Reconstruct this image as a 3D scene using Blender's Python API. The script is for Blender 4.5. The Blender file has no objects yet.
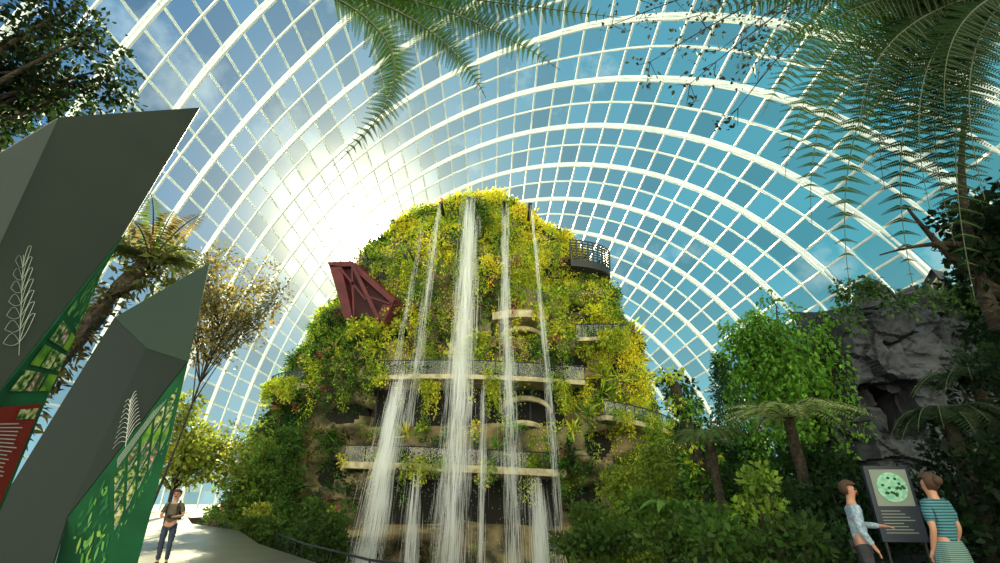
import bpy, math, random
import numpy as np
from mathutils import Vector, noise, Matrix
from mathutils.geometry import tessellate_polygon
random.seed(7); rng=np.random.default_rng(7)
scene=bpy.context.scene
LINK=scene.collection.objects.link
# ------------------------------------------------------------ camera
TH=math.radians(23.3); CT,ST=math.cos(TH),math.sin(TH); EYE=1.6
cam=bpy.data.cameras.new('camera'); camo=bpy.data.objects.new('camera',cam); LINK(camo)
cam.lens=18; cam.sensor_width=36; cam.clip_end=600; cam.clip_start=0.05
camo.location=(0,0,EYE); camo.rotation_euler=(math.pi/2+TH,0,0); scene.camera=camo
try: scene.view_settings.view_transform='Standard'
except Exception as e: print(e)
def ray(u,v):
    x=(u-500)/500; y=(281.5-v)/500
    return Vector((x,CT-y*ST,ST+y*CT))
def W(u,v,Y):
    d=ray(u,v); k=Y/d.y
    return Vector((d.x*k,Y,EYE+d.z*k))
def plane_pts(defs,pts):
    # corner points of one flat panel: plane through the three defining corners
    a,b,c=[W(*p) for p in defs]; n=(b-a).cross(c-a).normalized(); o=Vector((0,0,EYE)); r=[]
    for p in pts:
        d=ray(p[0],p[1]); r.append(o+d*((a-o).dot(n)/d.dot(n)))
    return r
# ------------------------------------------------------------ materials
def mat(name,col,rough=.6,metal=0,noise_s=None,col2=None,bump=0,trans=0,attr=False,spec=.5,stops=None,stripe=None):
    m=bpy.data.materials.new(name); m.use_nodes=True; nt=m.node_tree; N=nt.nodes; L=nt.links
    b=N['Principled BSDF']; out=N['Material Output']
    b.inputs['Base Color'].default_value=(*col,1); b.inputs['Roughness'].default_value=rough; b.inputs['Metallic'].default_value=metal
    b.inputs['Specular IOR Level'].default_value=spec
    csock=None
    if attr:
        a=N.new('ShaderNodeAttribute'); a.attribute_name='Col'; csock=a.outputs['Color']
    if noise_s or stripe:
        tc=N.new('ShaderNodeTexCoord')
        if stripe:
            n=N.new('ShaderNodeTexWave'); n.bands_direction='Z'; n.inputs['Scale'].default_value=stripe; n.inputs['Distortion'].default_value=.6
        else:
            n=N.new('ShaderNodeTexNoise'); n.inputs['Scale'].default_value=noise_s; n.inputs['Detail'].default_value=8
        L.new(tc.outputs['Object'],n.inputs['Vector'])
        if col2:
            r=N.new('ShaderNodeValToRGB'); r.color_ramp.elements[0].position=.38; r.color_ramp.elements[1].position=.62
            r.color_ramp.elements[0].color=(*col,1); r.color_ramp.elements[1].color=(*col2,1)
            if stops:
                for p_,c_ in stops:
                    q=r.color_ramp.elements.new(p_); q.color=(*c_,1)
            L.new(n.outputs['Fac'],r.inputs['Fac']); csock=r.outputs['Color']
        if bump:
            bp=N.new('ShaderNodeBump'); bp.inputs['Strength'].default_value=bump; bp.inputs['Distance'].default_value=.2
            L.new(n.outputs['Fac'],bp.inputs['Height']); L.new(bp.outputs['Normal'],b.inputs['Normal'])
    if csock: L.new(csock,b.inputs['Base Color'])
    if trans:
        t=N.new('ShaderNodeBsdfTranslucent'); mx=N.new('ShaderNodeMixShader'); mx.inputs[0].default_value=trans
        if csock: L.new(csock,t.inputs['Color'])
        else: t.inputs['Color'].default_value=(*col,1)
        L.new(b.outputs[0],mx.inputs[1]); L.new(t.outputs[0],mx.inputs[2]); L.new(mx.outputs[0],out.inputs['Surface'])
    return m
M={}
M['leaf']=mat('leaf_green',(.1,.2,.03),rough=.55,attr=True,trans=.5,spec=.2)
M['fern']=mat('fern_green',(.1,.2,.03),rough=.7,attr=True,trans=.3,spec=.05)
M['print']=mat('printed_leaf_artwork',(.1,.2,.03),rough=.6,attr=True,spec=.2)
M['rock']=mat('mountain_stone',(.03,.026,.014),.9,noise_s=.7,col2=(.2,.155,.07),bump=.8)
M['darkrock']=mat('blue_grey_cave_rock',(.007,.009,.013),.75,noise_s=1.6,col2=(.032,.037,.047),bump=.7)
M['soil']=mat('soil',(.008,.007,.005),.95,noise_s=2,col2=(.02,.017,.01),bump=.5)
M['steel']=mat('silver_painted_steel',(.6,.66,.67),.35)
M['concrete']=mat('pale_concrete',(.24,.2,.11),.8,noise_s=2,col2=(.45,.4,.25),bump=.1)
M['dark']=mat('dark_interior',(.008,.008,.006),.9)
M['redsteel']=mat('oxide_red_steel',(.05,.006,.009),.6,noise_s=1,col2=(.085,.011,.014),spec=.25)
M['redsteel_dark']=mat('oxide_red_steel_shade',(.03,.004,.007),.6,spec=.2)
M['darkmetal']=mat('dark_metal',(.012,.013,.015),.5,metal=.3)
M['bark']=mat('rough_bark',(.014,.01,.006),.95,noise_s=9,col2=(.045,.032,.018),bump=.8)
M['stem']=mat('green_stem',(.04,.05,.012),.6)
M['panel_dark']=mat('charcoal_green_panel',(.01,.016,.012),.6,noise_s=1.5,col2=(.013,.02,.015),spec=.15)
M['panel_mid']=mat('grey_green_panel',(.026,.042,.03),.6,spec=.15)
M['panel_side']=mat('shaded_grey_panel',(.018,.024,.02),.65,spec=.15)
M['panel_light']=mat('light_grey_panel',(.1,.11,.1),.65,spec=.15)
M['green']=mat('poster_green',(.012,.11,.04),.6,noise_s=2,col2=(.008,.06,.025),spec=.2)
M['lime']=mat('poster_lime',(.2,.36,.03),.6,noise_s=8,col2=(.04,.16,.02),spec=.2)
M['red']=mat('poster_red',(.2,.018,.012),.6,spec=.2)
M['white']=mat('white_print',(.5,.53,.48),.6)
M['line']=mat('pale_line_print',(.2,.24,.2),.6)
M['photo_mix']=mat('plant_photo_print',(.005,.03,.01),.5,noise_s=22,col2=(.6,.55,.35),stops=[(.46,(.03,.16,.03)),(.54,(.3,.34,.08))])
M['photo_pink']=mat('flower_photo_print',(.01,.05,.015),.5,noise_s=19,col2=(.6,.5,.4),stops=[(.47,(.03,.14,.03)),(.55,(.3,.12,.1))])
M['navy']=mat('navy_board',(.006,.012,.03),.4)
M['palegreen']=mat('pale_teal_print',(.14,.42,.28),.6,noise_s=14,col2=(.36,.6,.45))
M['skin']=mat('skin',(.4,.2,.13),.5)
M['water_pool']=mat('pool_water',(.02,.04,.03),.08)
def paving(name,c1,c2,scale,rough):
    m=mat(name,c1,rough,noise_s=.8,col2=c2,bump=.0); nt=m.node_tree; N=nt.nodes; L=nt.links; b=N['Principled BSDF']
    br=N.new('ShaderNodeTexBrick'); br.inputs['Scale'].default_value=scale; br.inputs['Mortar Size'].default_value=.012
    tc=N.new('ShaderNodeTexCoord'); L.new(tc.outputs['Object'],br.inputs['Vector'])
    src=b.inputs['Base Color'].links[0].from_socket
    mx=N.new('ShaderNodeMix'); mx.data_type='RGBA'; mx.inputs['B'].default_value=(c1[0]*.3,c1[1]*.3,c1[2]*.3,1)
    L.new(src,mx.inputs['A']); L.new(br.outputs['Fac'],mx.inputs['Factor']); L.new(mx.outputs['Result'],b.inputs['Base Color'])
    return m
M['pave']=paving('stone_paving',(.05,.047,.04),(.1,.09,.075),.7,.3)
M['asphalt']=mat('dark_path',(.02,.022,.022),.5,noise_s=4,col2=(.035,.037,.037))
M['wallstone']=paving('stacked_stone',(.1,.08,.05),(.2,.15,.09),2.5,.9)
def basicmat(name):
    g=bpy.data.materials.new(name); g.use_nodes=True; g.node_tree.nodes.clear(); return g,g.node_tree.nodes,g.node_tree.links
g,N,L=basicmat('dome_glass')
out=N.new('ShaderNodeOutputMaterial'); at=N.new('ShaderNodeAttribute'); at.attribute_name='Col'
tr=N.new('ShaderNodeBsdfTransparent'); L.new(at.outputs['Color'],tr.inputs['Color'])
tl=N.new('ShaderNodeBsdfTranslucent'); tl.inputs['Color'].default_value=(.75,.92,.95,1)
mx=N.new('ShaderNodeMixShader'); mx.inputs[0].default_value=.016
L.new(tr.outputs[0],mx.inputs[1]); L.new(tl.outputs[0],mx.inputs[2]); L.new(mx.outputs[0],out.inputs['Surface']); M['glass']=g
g,N,L=basicmat('balustrade_glass')
out=N.new('ShaderNodeOutputMaterial'); tr=N.new('ShaderNodeBsdfTransparent'); tr.inputs['Color'].default_value=(.6,.72,.6,1)
gl=N.new('ShaderNodeBsdfGlossy'); gl.inputs['Roughness'].default_value=.1
mx=N.new('ShaderNodeMixShader'); mx.inputs[0].default_value=.06
L.new(tr.outputs[0],mx.inputs[1]); L.new(gl.outputs[0],mx.inputs[2]); L.new(mx.outputs[0],out.inputs['Surface']); M['bglass']=g
g,N,L=basicmat('falling_water')
out=N.new('ShaderNodeOutputMaterial'); tr=N.new('ShaderNodeBsdfTransparent')
tl=N.new('ShaderNodeBsdfTranslucent'); tl.inputs['Color'].default_value=(.97,.99,1,1)
df=N.new('ShaderNodeBsdfDiffuse'); df.inputs['Color'].default_value=(.97,.99,1,1)
m1=N.new('ShaderNodeMixShader'); L.new(tl.outputs[0],m1.inputs[1]); L.new(df.outputs[0],m1.inputs[2])
mx=N.new('ShaderNodeMixShader'); mx.inputs[0].default_value=.42
L.new(tr.outputs[0],mx.inputs[1]); L.new(m1.outputs[0],mx.inputs[2]); L.new(mx.outputs[0],out.inputs['Surface']); M['water']=g
# ------------------------------------------------------------ helpers
def setcol(me,cols):
    a=me.color_attributes.new('Col','FLOAT_COLOR','POINT')
    c=np.ones((len(me.vertices),4),dtype=np.float32); c[:,:3]=cols; a.data.foreach_set('color',c.ravel())
def top(o,label,cat,group=None,kind=None):
    o['label']=label; o['category']=cat
    if group:o['group']=group
    if kind:o['kind']=kind
    return o
def empty(name,loc,label,cat,group=None):
    o=bpy.data.objects.new(name,None); o.empty_display_size=.2; o.location=loc; LINK(o); return top(o,label,cat,group)
def attach(o,par):
    o.parent=par; o.matrix_parent_inverse=Matrix.Translation(-Vector(par.location)) ; return o
def mesh(name,vs,fs,m,par=None,smooth=False,cols=None):
    me=bpy.data.meshes.new(name); me.from_pydata([tuple(v) for v in vs],[],fs); me.update()
    me.materials.append(M[m])
    if smooth: me.polygons.foreach_set('use_smooth',[True]*len(me.polygons))
    if cols is not None: setcol(me,cols)
    o=bpy.data.objects.new(name,me); LINK(o)
    if par is not None: attach(o,par)
    return o
class Leaves:
    def __init__(s): s.P=[];s.D=[];s.S=[];s.Wd=[];s.C=[];s.N=None
    def add(s,P,D,S,Wd,C):
        s.P.append(P);s.D.append(D);s.S.append(S);s.Wd.append(Wd);s.C.append(C)
    def clump(s,c,R,n,size,col,w=.3,flat=.8,up=.3,jit=.35):
        d=rng.normal(size=(n,3)); d/=np.linalg.norm(d,axis=1)[:,None]
        r=R*rng.random(n)**.45; P=np.array(c)+d*r[:,None]*np.array([1,1,flat])
        D=d+rng.normal(size=(n,3))*.5+np.array([0,0,up])
        C=np.array(col)*(1+jit*(rng.random((n,1))*2-1))*(0.85+.3*rng.random((n,3)))
        s.add(P,D,size*(.6+.8*rng.random(n)),np.full(n,w),C)
    def build(s,name,par=None,m='leaf'):
        P=np.concatenate(s.P);D=np.concatenate(s.D);S=np.concatenate(s.S)[:,None];Wd=np.concatenate(s.Wd)[:,None];C=np.concatenate(s.C)
        n=len(P); D=D/(np.linalg.norm(D,axis=1)[:,None]+1e-9)
        sd=np.cross(D,rng.normal(size=(n,3))); sd/=np.linalg.norm(sd,axis=1)[:,None]+1e-9
        if s.N is not None:
            nn=np.concatenate(s.N); sd=np.cross(D,nn); sd/=np.linalg.norm(sd,axis=1)[:,None]+1e-9
        nr=np.cross(sd,D)
        V=np.empty((n,4,3)); V[:,0]=P; V[:,1]=P+D*S*.42+sd*S*Wd+nr*S*.07; V[:,2]=P+D*S-np.array([0,0,1])*S*.1; V[:,3]=P+D*S*.42-sd*S*Wd+nr*S*.07
        me=bpy.data.meshes.new(name); me.vertices.add(n*4); me.vertices.foreach_set('co',V.ravel().astype(np.float32))
        me.loops.add(n*4); me.loops.foreach_set('vertex_index',np.arange(n*4,dtype=np.int32))
        me.polygons.add(n); me.polygons.foreach_set('loop_start',np.arange(0,n*4,4,dtype=np.int32))
        try: me.polygons.foreach_set('loop_total',np.full(n,4,dtype=np.int32))
        except Exception: pass
        me.update(calc_edges=True); me.materials.append(M[m]); setcol(me,np.clip(np.repeat(C,4,axis=0),0,1))
        o=bpy.data.objects.new(name,me); LINK(o)
        if par is not None: attach(o,par)
        return o
def tube(pts,rads,n=6,V=None,F=None,closed_ends=True):
    if V is None: V,F=[],[]
    pts=[Vector(p) for p in pts]
    if not hasattr(rads,'__len__'): rads=[rads]*len(pts)
    base=len(V)
    for i,p in enumerate(pts):
        t=(pts[min(i+1,len(pts)-1)]-pts[max(i-1,0)]).normalized()
        ref=Vector((0,0,1)) if abs(t.z)<.9 else Vector((0,1,0))
        a=t.cross(ref).normalized(); b=t.cross(a)
        for k in range(n):
            an=2*math.pi*k/n+math.pi/4; V.append(p+(a*math.cos(an)+b*math.sin(an))*rads[i])
    for i in range(len(pts)-1):
        for k in range(n):
            k2=(k+1)%n; F.append((base+i*n+k,base+i*n+k2,base+(i+1)*n+k2,base+(i+1)*n+k))
    if closed_ends:
        F.append(tuple(base+k for k in range(n))[::-1]); F.append(tuple(base+(len(pts)-1)*n+k for k in range(n)))
    return V,F
def bez(a,b,c,n):
    a,b,c=Vector(a),Vector(b),Vector(c); return [a*(1-t)**2+b*2*t*(1-t)+c*t*t for t in [i/n for i in range(n+1)]]
def box(name,c,s,m,par=None,rot=0):
    x,y,z=[k/2 for k in s]; vs=[]
    for sx in(-1,1):
        for sy in(-1,1):
            for sz in(-1,1):
                X,Y=sx*x,sy*y; vs.append((c[0]+X*math.cos(rot)-Y*math.sin(rot),c[1]+X*math.sin(rot)+Y*math.cos(rot),c[2]+sz*z))
    fs=[(0,1,3,2),(4,6,7,5),(0,4,5,1),(2,3,7,6),(0,2,6,4),(1,5,7,3)]
    return mesh(name,vs,fs,m,par)
# ------------------------------------------------------------ world
SUN=Vector((-.283,.874,.495)).normalized()
w=bpy.data.worlds.new('sky'); scene.world=w; w.use_nodes=True; nt=w.node_tree; N=nt.nodes; L=nt.links; N.clear()
out=N.new('ShaderNodeOutputWorld'); bg=N.new('ShaderNodeBackground'); L.new(bg.outputs[0],out.inputs[0])
tc=N.new('ShaderNodeTexCoord'); sep=N.new('ShaderNodeSeparateXYZ'); L.new(tc.outputs['Generated'],sep.inputs[0])
def mth(op,a,b=None,cl=False):
    n=N.new('ShaderNodeMath'); n.operation=op; n.use_clamp=cl
    for i,x in enumerate((a,b)):
        if x is None: continue
        if isinstance(x,(int,float)): n.inputs[i].default_value=x
        else: L.new(x,n.inputs[i])
    return n.outputs[0]
dot=N.new('ShaderNodeVectorMath'); dot.operation='DOT_PRODUCT'; L.new(tc.outputs['Generated'],dot.inputs[0]); dot.inputs[1].default_value=SUN
dp=mth('MAXIMUM',dot.outputs['Value'],0.0)
g1=mth('POWER',dp,20.0); g2=mth('POWER',dp,170.0); g3=mth('POWER',dp,1100.0)
def mixc(f,a,b):
    n=N.new('ShaderNodeMix'); n.data_type='RGBA'; n.clamp_factor=True
    if isinstance(f,(int,float)): n.inputs['Factor'].default_value=f
    else: L.new(f,n.inputs['Factor'])
    for k,x in (('A',a),('B',b)):
        if isinstance(x,tuple): n.inputs[k].default_value=(*x,1)
        else: L.new(x,n.inputs[k])
    return n.outputs['Result']
fx=mth('ADD',mth('MULTIPLY',sep.outputs['X'],.8),.38,True)
base=mixc(fx,(.0,.17,.42),(.1,.44,.5))
low=mth('SUBTRACT',1.0,mth('MULTIPLY',sep.outputs['Z'],2.6),True)
base=mixc(mth('MULTIPLY',low,.7),base,(.38,.68,.68))
mp=N.new('ShaderNodeMapping'); mp.inputs['Location'].default_value=(1.3,5.2,2.6); L.new(tc.outputs['Generated'],mp.inputs['Vector'])
nz=N.new('ShaderNodeTexNoise'); nz.inputs['Scale'].default_value=4.2; nz.inputs['Detail'].default_value=7; nz.inputs['Roughness'].default_value=.6
L.new(mp.outputs[0],nz.inputs['Vector'])
cl=mth('MULTIPLY',mth('SUBTRACT',nz.outputs['Fac'],.55),6.0,True)
base=mixc(mth('MULTIPLY',cl,.65),base,(.8,.95,.95))
base=mixc(mth('MULTIPLY',g1,.5),base,(.95,1.0,.82))
base=mixc(g2,base,(4.5,3.9,2.4)); base=mixc(g3,base,(120,98,60))
back_fill=mth('MULTIPLY',mth('SUBTRACT',0.0,sep.outputs['Y']),1.5,True)  # added fill: sky behind the camera boosted and warmed to light the front
base=mixc(back_fill,base,(1.0,.93,.7))
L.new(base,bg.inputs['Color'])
L.new(mth('ADD',mth('MULTIPLY',back_fill,4.0),1.1),bg.inputs['Strength'])
sl=bpy.data.lights.new('sun','SUN'); sl.energy=36; sl.angle=.01; sl.color=(1,.84,.48); so=bpy.data.objects.new('sun',sl); LINK(so)
so.location=(-20,70,50); so.rotation_euler=SUN.to_track_quat('Z','Y').to_euler()
# ------------------------------------------------------------ floor / basin
outer=[(-75,-25),(75,-25),(75,120),(-75,120)]
hole=[(-2,12.4),(-4.8,15),(-8.9,20.8),(-13.6,29),(-20,36),(-26,46),(-23,62),(0,68),(21,62),(21,46),(14.8,34),(9,24),(5,16),(2,12.4)]
polys=[[Vector((x,y,0)) for x,y in outer],[Vector((x,y,0)) for x,y in hole]]
tris=tessellate_polygon(polys)
fl=mesh('floor',polys[0]+polys[1],[tuple(t) for t in tris],'pave'); fl['kind']='structure'
n=len(hole)
vs=[(x,y,0.0) for x,y in hole]+[(x,y,-6.5) for x,y in hole]
wb=mesh('wall_basin',vs,[(i,(i+1)%n,n+(i+1)%n,n+i) for i in range(n)],'wallstone'); wb['kind']='structure'
pl=mesh('floor_pool',[(x,y,-6.4) for x,y in hole],[tuple(range(n))],'water_pool'); pl['kind']='structure'
tin=hole[:5]; tout=[(-.7,14),(-3.5,16.4),(-7.4,21.9),(-12.2,30.1),(-18.8,37.4)]
tv=[(x,y,-1.15) for x,y in tin+tout]+[(x,y,-6.4) for x,y in tin+tout]
tf=[(i,i+1,6+i,5+i) for i in range(4)]+[(5+i,6+i,16+i,15+i) for i in range(4)]
o=mesh('floor_terrace',tv,tf,'pave'); o['kind']='structure'
pv=[]; pf=[]
for i in range(13):
    t=i/12; y=1+14*t; x0=2.6+.32*y; x1=9+.9*y
    for k in range(5):
        x=x0+(x1-x0)*k/4; pv.append((x,y,.02+.07*max(0,x-4)))
for i in range(12):
    for k in range(4): a=i*5+k; pf.append((a,a+1,a+6,a+5))
o=mesh('floor_ramp',pv,pf,'asphalt'); o['kind']='structure'
# ------------------------------------------------------------ dome
XC,YC,DW,DL,DH=-5,39,44,68,50
EN=2/2.1
def dome(ph,t,s=1.0):
    ph=ph-.34*math.cos(t)*math.cos(ph)
    c=max(0,math.cos(ph))**EN; sn=math.copysign(abs(math.sin(ph))**EN,math.sin(ph))
    return Vector((XC+DW*s*c*math.cos(t),YC+DL*s*sn,DH*s*c*math.sin(t)))
phs=[math.radians(-62+2.8*i) for i in range(53)]
ts=[math.radians(180*i/58) for i in range(59)]
cnt=1
for i,ph in enumerate(phs):
    V,F=tube([dome(ph,t,.996) for t in ts],.22 if i%2==0 else .15,5)
    if i%2==0:
        tube([dome(ph,t,.984) for t in ts],.18,5,V,F)
        for j,t in enumerate(ts[1:-1]): tube([dome(ph,t,.996),dome(ph,t,.984)],.1,4,V,F)
    o=mesh('trim_%d'%cnt,V,F,'steel'); o['kind']='structure'; cnt+=1
for j,t in enumerate(ts[1:-1]):
    V,F=tube([dome(ph,t) for ph in phs],.14,4)
    o=mesh('trim_%d'%cnt,V,F,'steel'); o['kind']='structure'; cnt+=1
gv=[];gf=[];gc=[]
for i in range(len(phs)-1):
    for j in range(len(ts)-1):
        b=len(gv); gv+=[dome(phs[i],ts[j],1.006),dome(phs[i+1],ts[j],1.006),dome(phs[i+1],ts[j+1],1.006),dome(phs[i],ts[j+1],1.006)]
        gf.append((b,b+1,b+2,b+3)); k=random.uniform(.64,1.0); gc+=[(k*.93,k*.99,k)]*4
o=mesh('window_1',gv,gf,'glass',cols=np.array(gc)); o['kind']='structure'
# ------------------------------------------------------------ mountain
TZ=[-7,0,4.6,10,14.5,20,24,26.4,28.4,29.8]
TC=[-2.8,-2.8,-2.8,-2.9,-3.0,-2.4,-1.9,-2.1,-2.4,-2.4]
TR=[19.0,18.6,17.8,16.2,14.2,11.7,8.8,6.8,4.6,.3]
TF=[8.8,8.4,8.2,7.9,7.6,7.5,7.2,6.8,4.2,.3]
BANDS=((-10.3,5.8,6.6,9.4,2.6),(-9.5,4.4,-.4,2.9,1.8),(-.8,4.0,13.2,14.8,2.0))
HOLES=((7.8,5.2,1.8,1.1),(6.6,11.6,1.3,.8),(6.5,16.4,1.3,.7),(-12.4,7.6,2.1,.9),(-8.6,13.5,1.2,.8),(5.0,20.2,1.1,.6),(9.8,11.4,1.0,.7),(-13.2,3.2,1.6,1.1),(11.5,7.0,1.2,.7),(-9.5,18.3,1.2,.6),(6.5,1.4,1.8,.9))
def inhole(X,z,m=1.0): return any(((X-a)/(c*m))**2+((z-b)/(d*m))**2<1 for a,b,c,d in HOLES)
def msurf(th,z,nz=True,extra=0):
    c=np.interp(z,TZ,TC); r=np.interp(z,TZ,TR)+extra; f=np.interp(z,TZ,TF)+extra; bk=r*.75
    ct,st=math.cos(th),math.sin(th)
    e=.82
    X=c+r*math.copysign(abs(ct)**e,ct); Y=46+(f if st<0 else bk)*math.copysign(abs(st)**e,st)
    if nz:
        p=Vector((X/6,Y/6,z/5)); d=noise.fractal(p,1,2,4)*2.6+.5*noise.noise(Vector((X/1.6,Y/1.6,z/1.6)))
        if st<-.75: d=min(d,1.3)
        k=min(1,r/8)
        dx,dy=ct,st
        if st<-.2:
            for (xa,xb,za,zb,dep) in BANDS:
                if xa<X<xb and za<z<zb: d=-dep
            if inhole(X,z): d=-3.5
        X+=dx*d*k; Y+=dy*d*k
    return Vector((X,Y,z))
mt=empty('planted_mountain',(-4,46,-6.5),'towering man-made mountain of stone covered in yellow-green tropical plants','mountain')
nth,nzv=260,140; vs=[];fs=[]
for j in range(nzv+1):
    z=-7+36.8*j/nzv
    for i in range(nth): vs.append(msurf(2*math.pi*i/nth,z))
for j in range(nzv):
    for i in range(nth): a=j*nth+i; b=j*nth+(i+1)%nth; fs.append((a,b,b+nth,a+nth))
mesh('rock_core',vs,fs,'rock',mt,smooth=True)
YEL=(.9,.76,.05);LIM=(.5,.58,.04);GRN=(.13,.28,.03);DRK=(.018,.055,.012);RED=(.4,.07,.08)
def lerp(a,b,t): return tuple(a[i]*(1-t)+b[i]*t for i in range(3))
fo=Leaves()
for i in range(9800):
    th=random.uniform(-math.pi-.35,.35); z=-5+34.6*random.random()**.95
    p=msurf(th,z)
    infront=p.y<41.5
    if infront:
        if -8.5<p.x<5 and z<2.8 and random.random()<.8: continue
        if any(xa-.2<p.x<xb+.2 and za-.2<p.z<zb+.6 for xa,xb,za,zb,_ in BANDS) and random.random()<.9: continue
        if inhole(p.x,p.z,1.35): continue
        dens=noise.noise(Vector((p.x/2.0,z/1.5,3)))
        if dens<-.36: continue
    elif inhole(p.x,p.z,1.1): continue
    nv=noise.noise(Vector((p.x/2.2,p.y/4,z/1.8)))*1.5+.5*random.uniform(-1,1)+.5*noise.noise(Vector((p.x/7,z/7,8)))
    sun_warm=min(1,max(0,(z-3)/20))*.5+ (.3 if p.x>1 else 0) - (.4 if p.x<-10 else 0)-(.22 if z<4 else 0)  # sun glow put into the leaf colour: yellower towards top and right
    q=nv*.8+sun_warm
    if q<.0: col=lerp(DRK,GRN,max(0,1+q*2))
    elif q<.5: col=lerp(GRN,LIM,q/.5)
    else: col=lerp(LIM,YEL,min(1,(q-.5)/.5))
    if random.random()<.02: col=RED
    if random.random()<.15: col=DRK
    R=random.uniform(.25,.85)*(1.4 if random.random()<.12 else 1); n=int(26+40*R)
    s=random.random()
    c=(p.x,p.y-.15,p.z)
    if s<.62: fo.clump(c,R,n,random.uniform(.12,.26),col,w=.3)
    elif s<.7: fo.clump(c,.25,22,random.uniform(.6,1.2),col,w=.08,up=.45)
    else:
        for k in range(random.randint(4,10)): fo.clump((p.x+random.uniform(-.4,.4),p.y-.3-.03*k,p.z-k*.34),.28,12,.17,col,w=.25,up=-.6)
f=fo.build('foliage',mt); f['kind']='stuff'; f['label']='dense yellow-green ferns, creepers and shrubs'
fo=Leaves()
for (xa,xb,z0) in ((-5.6,-4.6,9.3),(-1,.0,9.3),(4.0,5.4,9.3),(4,11,12),(-14,-9,12.5),(5,10,17.5),(-12,-7,19),(3,9,14),(1,5,21),(-3,0,13),(8,13,8)):
    for k in range(22):
        x=random.uniform(xa,xb); ln=random.uniform(.6,2.8)
        y=msurf(-math.pi/2,z0,False).y-1.6 if -11<x<5 else 38.4+max(0,x-6)*.5
        if inhole(x,z0,1.2): continue
        col=lerp(GRN,YEL,random.random()*.7)
        for j in range(int(ln/.3)): fo.clump((x+random.uniform(-.15,.15),y,z0-j*.3),.25,10,.18,col,w=.25,up=-.7)
f=fo.build('hanging_creepers',mt); f['kind']='stuff'
plants=Leaves()
def ledge_pts(pts,dirs,z,th,depth,rail,cover,rise=0):
    vs=[];fs=[];n=len(pts)
    for i,((x,yy),(dx,dy)) in enumerate(zip(pts,dirs)):
        zz=z+rise*i/n; vs+=[(x,yy,zz),(x,yy,zz-th),(x+dx*depth,yy+dy*depth,zz-th),(x+dx*depth,yy+dy*depth,zz)]
    for i in range(n-1):
        a=i*4
        for k in range(4): fs.append((a+k,a+4+k,a+4+(k+1)%4,a+(k+1)%4))
    fs.append((0,1,2,3)); e=(n-1)*4; fs.append((e+3,e+2,e+1,e))
    mesh('concrete_ledge',vs,fs,'concrete',mt)
    for i,(x,yy) in enumerate(pts):
        if noise.noise(Vector((x*.45,yy*.3,z)))*.9+.5<cover:
            c=lerp(GRN,YEL,random.random()*.7)
            for j in range(random.randint(2,6)): plants.clump((x+random.uniform(-.2,.2),yy-.15,z+rise*i/n+.35-j*.3),.4,28,.18,c,up=-.4)
    if rail:
        ip=[(x+dx*.1,y+dy*.1,z+rise*i/n) for i,((x,y),(dx,dy)) in enumerate(zip(pts,dirs))]
        vs=[];fs=[]
        for (x,y,zz) in ip: vs+=[(x,y,zz),(x,y,zz+1.05)]
        for i in range(n-1): a=i*2; fs.append((a,a+2,a+3,a+1))
        mesh('glass_balustrade',vs,fs,'bglass',mt)
        V,F=tube([(x,y,zz+1.08) for x,y,zz in ip],.05,5)
        for (x,y,zz) in ip[::3]: tube([(x,y,zz),(x,y,zz+1.05)],.04,4,V,F)
        mesh('handrail',V,F,'darkmetal',mt)
def ledge(xa,xb,y,z,th,depth,bow,rail=True,cover=.45,n=30,rise=0):
    pts=[(xa+(xb-xa)*i/n, y-bow*math.sin(math.pi*i/n)) for i in range(n+1)]
    ledge_pts(pts,[(0,1)]*(n+1),z,th,depth,rail,cover,rise)
def ledge_round(a0,a1,z,th,out,rail=True,cover=.6,n=32,rise=0):
    pts=[];dirs=[]
    for i in range(n+1):
        a=math.radians(a0+(a1-a0)*i/n); p=msurf(a,z,False,out); pts.append((p.x,p.y)); d=Vector((-math.cos(a),-math.sin(a))); dirs.append((d.x,d.y))
    ledge_pts(pts,dirs,z,th,2.6,rail,cover,rise)
ledge(-11.0,4.6,37.2,3.9,.45,3.6,1.1,True,.36,rise=-.6)
ledge(-10.4,6.4,37.4,10.0,.32,3.6,1.2,True,.38,rise=-.4)
ledge(-.6,3.9,37.6,15.1,.6,3,.7,False,.25)
ledge(-.2,3.2,38.2,18.3,.25,2.4,.4,False,.6)
ledge_round(-60,-34,13.2,.3,1.2,True,.6,rise=.8)
ledge_round(-58,-18,7.2,.35,1.0,True,.6,rise=-1)
ledge_round(-165,-132,9.9,.35,1.2,True,.5,rise=-.2)
f=plants.build('ledge_plants',mt); f['kind']='stuff'
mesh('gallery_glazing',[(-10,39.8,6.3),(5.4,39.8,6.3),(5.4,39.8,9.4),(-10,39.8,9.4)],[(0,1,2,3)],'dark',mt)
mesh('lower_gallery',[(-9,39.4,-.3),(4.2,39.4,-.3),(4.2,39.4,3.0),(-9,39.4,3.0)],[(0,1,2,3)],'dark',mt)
for k in range(12):
    x=-9.6+k*1.33; V,F=tube([(x,39.5,6.2),(x,39.5,9.4)],.07,4); mesh('gallery_mullion',V,F,'darkmetal',mt)
for (xc,zc,wd,h) in ((1.9,7.3,1.9,1.1),(1.6,6.0,1.6,.6),(1.7,13.2,1.6,.7)):
    V,F=tube([(xc-wd*math.cos(math.pi*i/12),38.0,zc+h*math.sin(math.pi*i/12)) for i in range(13)],[.1+.12*math.sin(math.pi*i/12) for i in range(13)],6)
    mesh('arched_rib',V,F,'concrete',mt)
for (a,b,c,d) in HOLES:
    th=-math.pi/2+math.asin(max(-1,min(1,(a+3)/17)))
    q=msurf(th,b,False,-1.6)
    mesh('recess_shade_disc',[(a+c*1.0*math.cos(k*.449),q.y+.1*math.sin(k),b+d*1.0*math.sin(k*.449)) for k in range(14)],[tuple(range(14))],'dark',mt)  # near-black disc painting shade into the back of each hole
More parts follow.
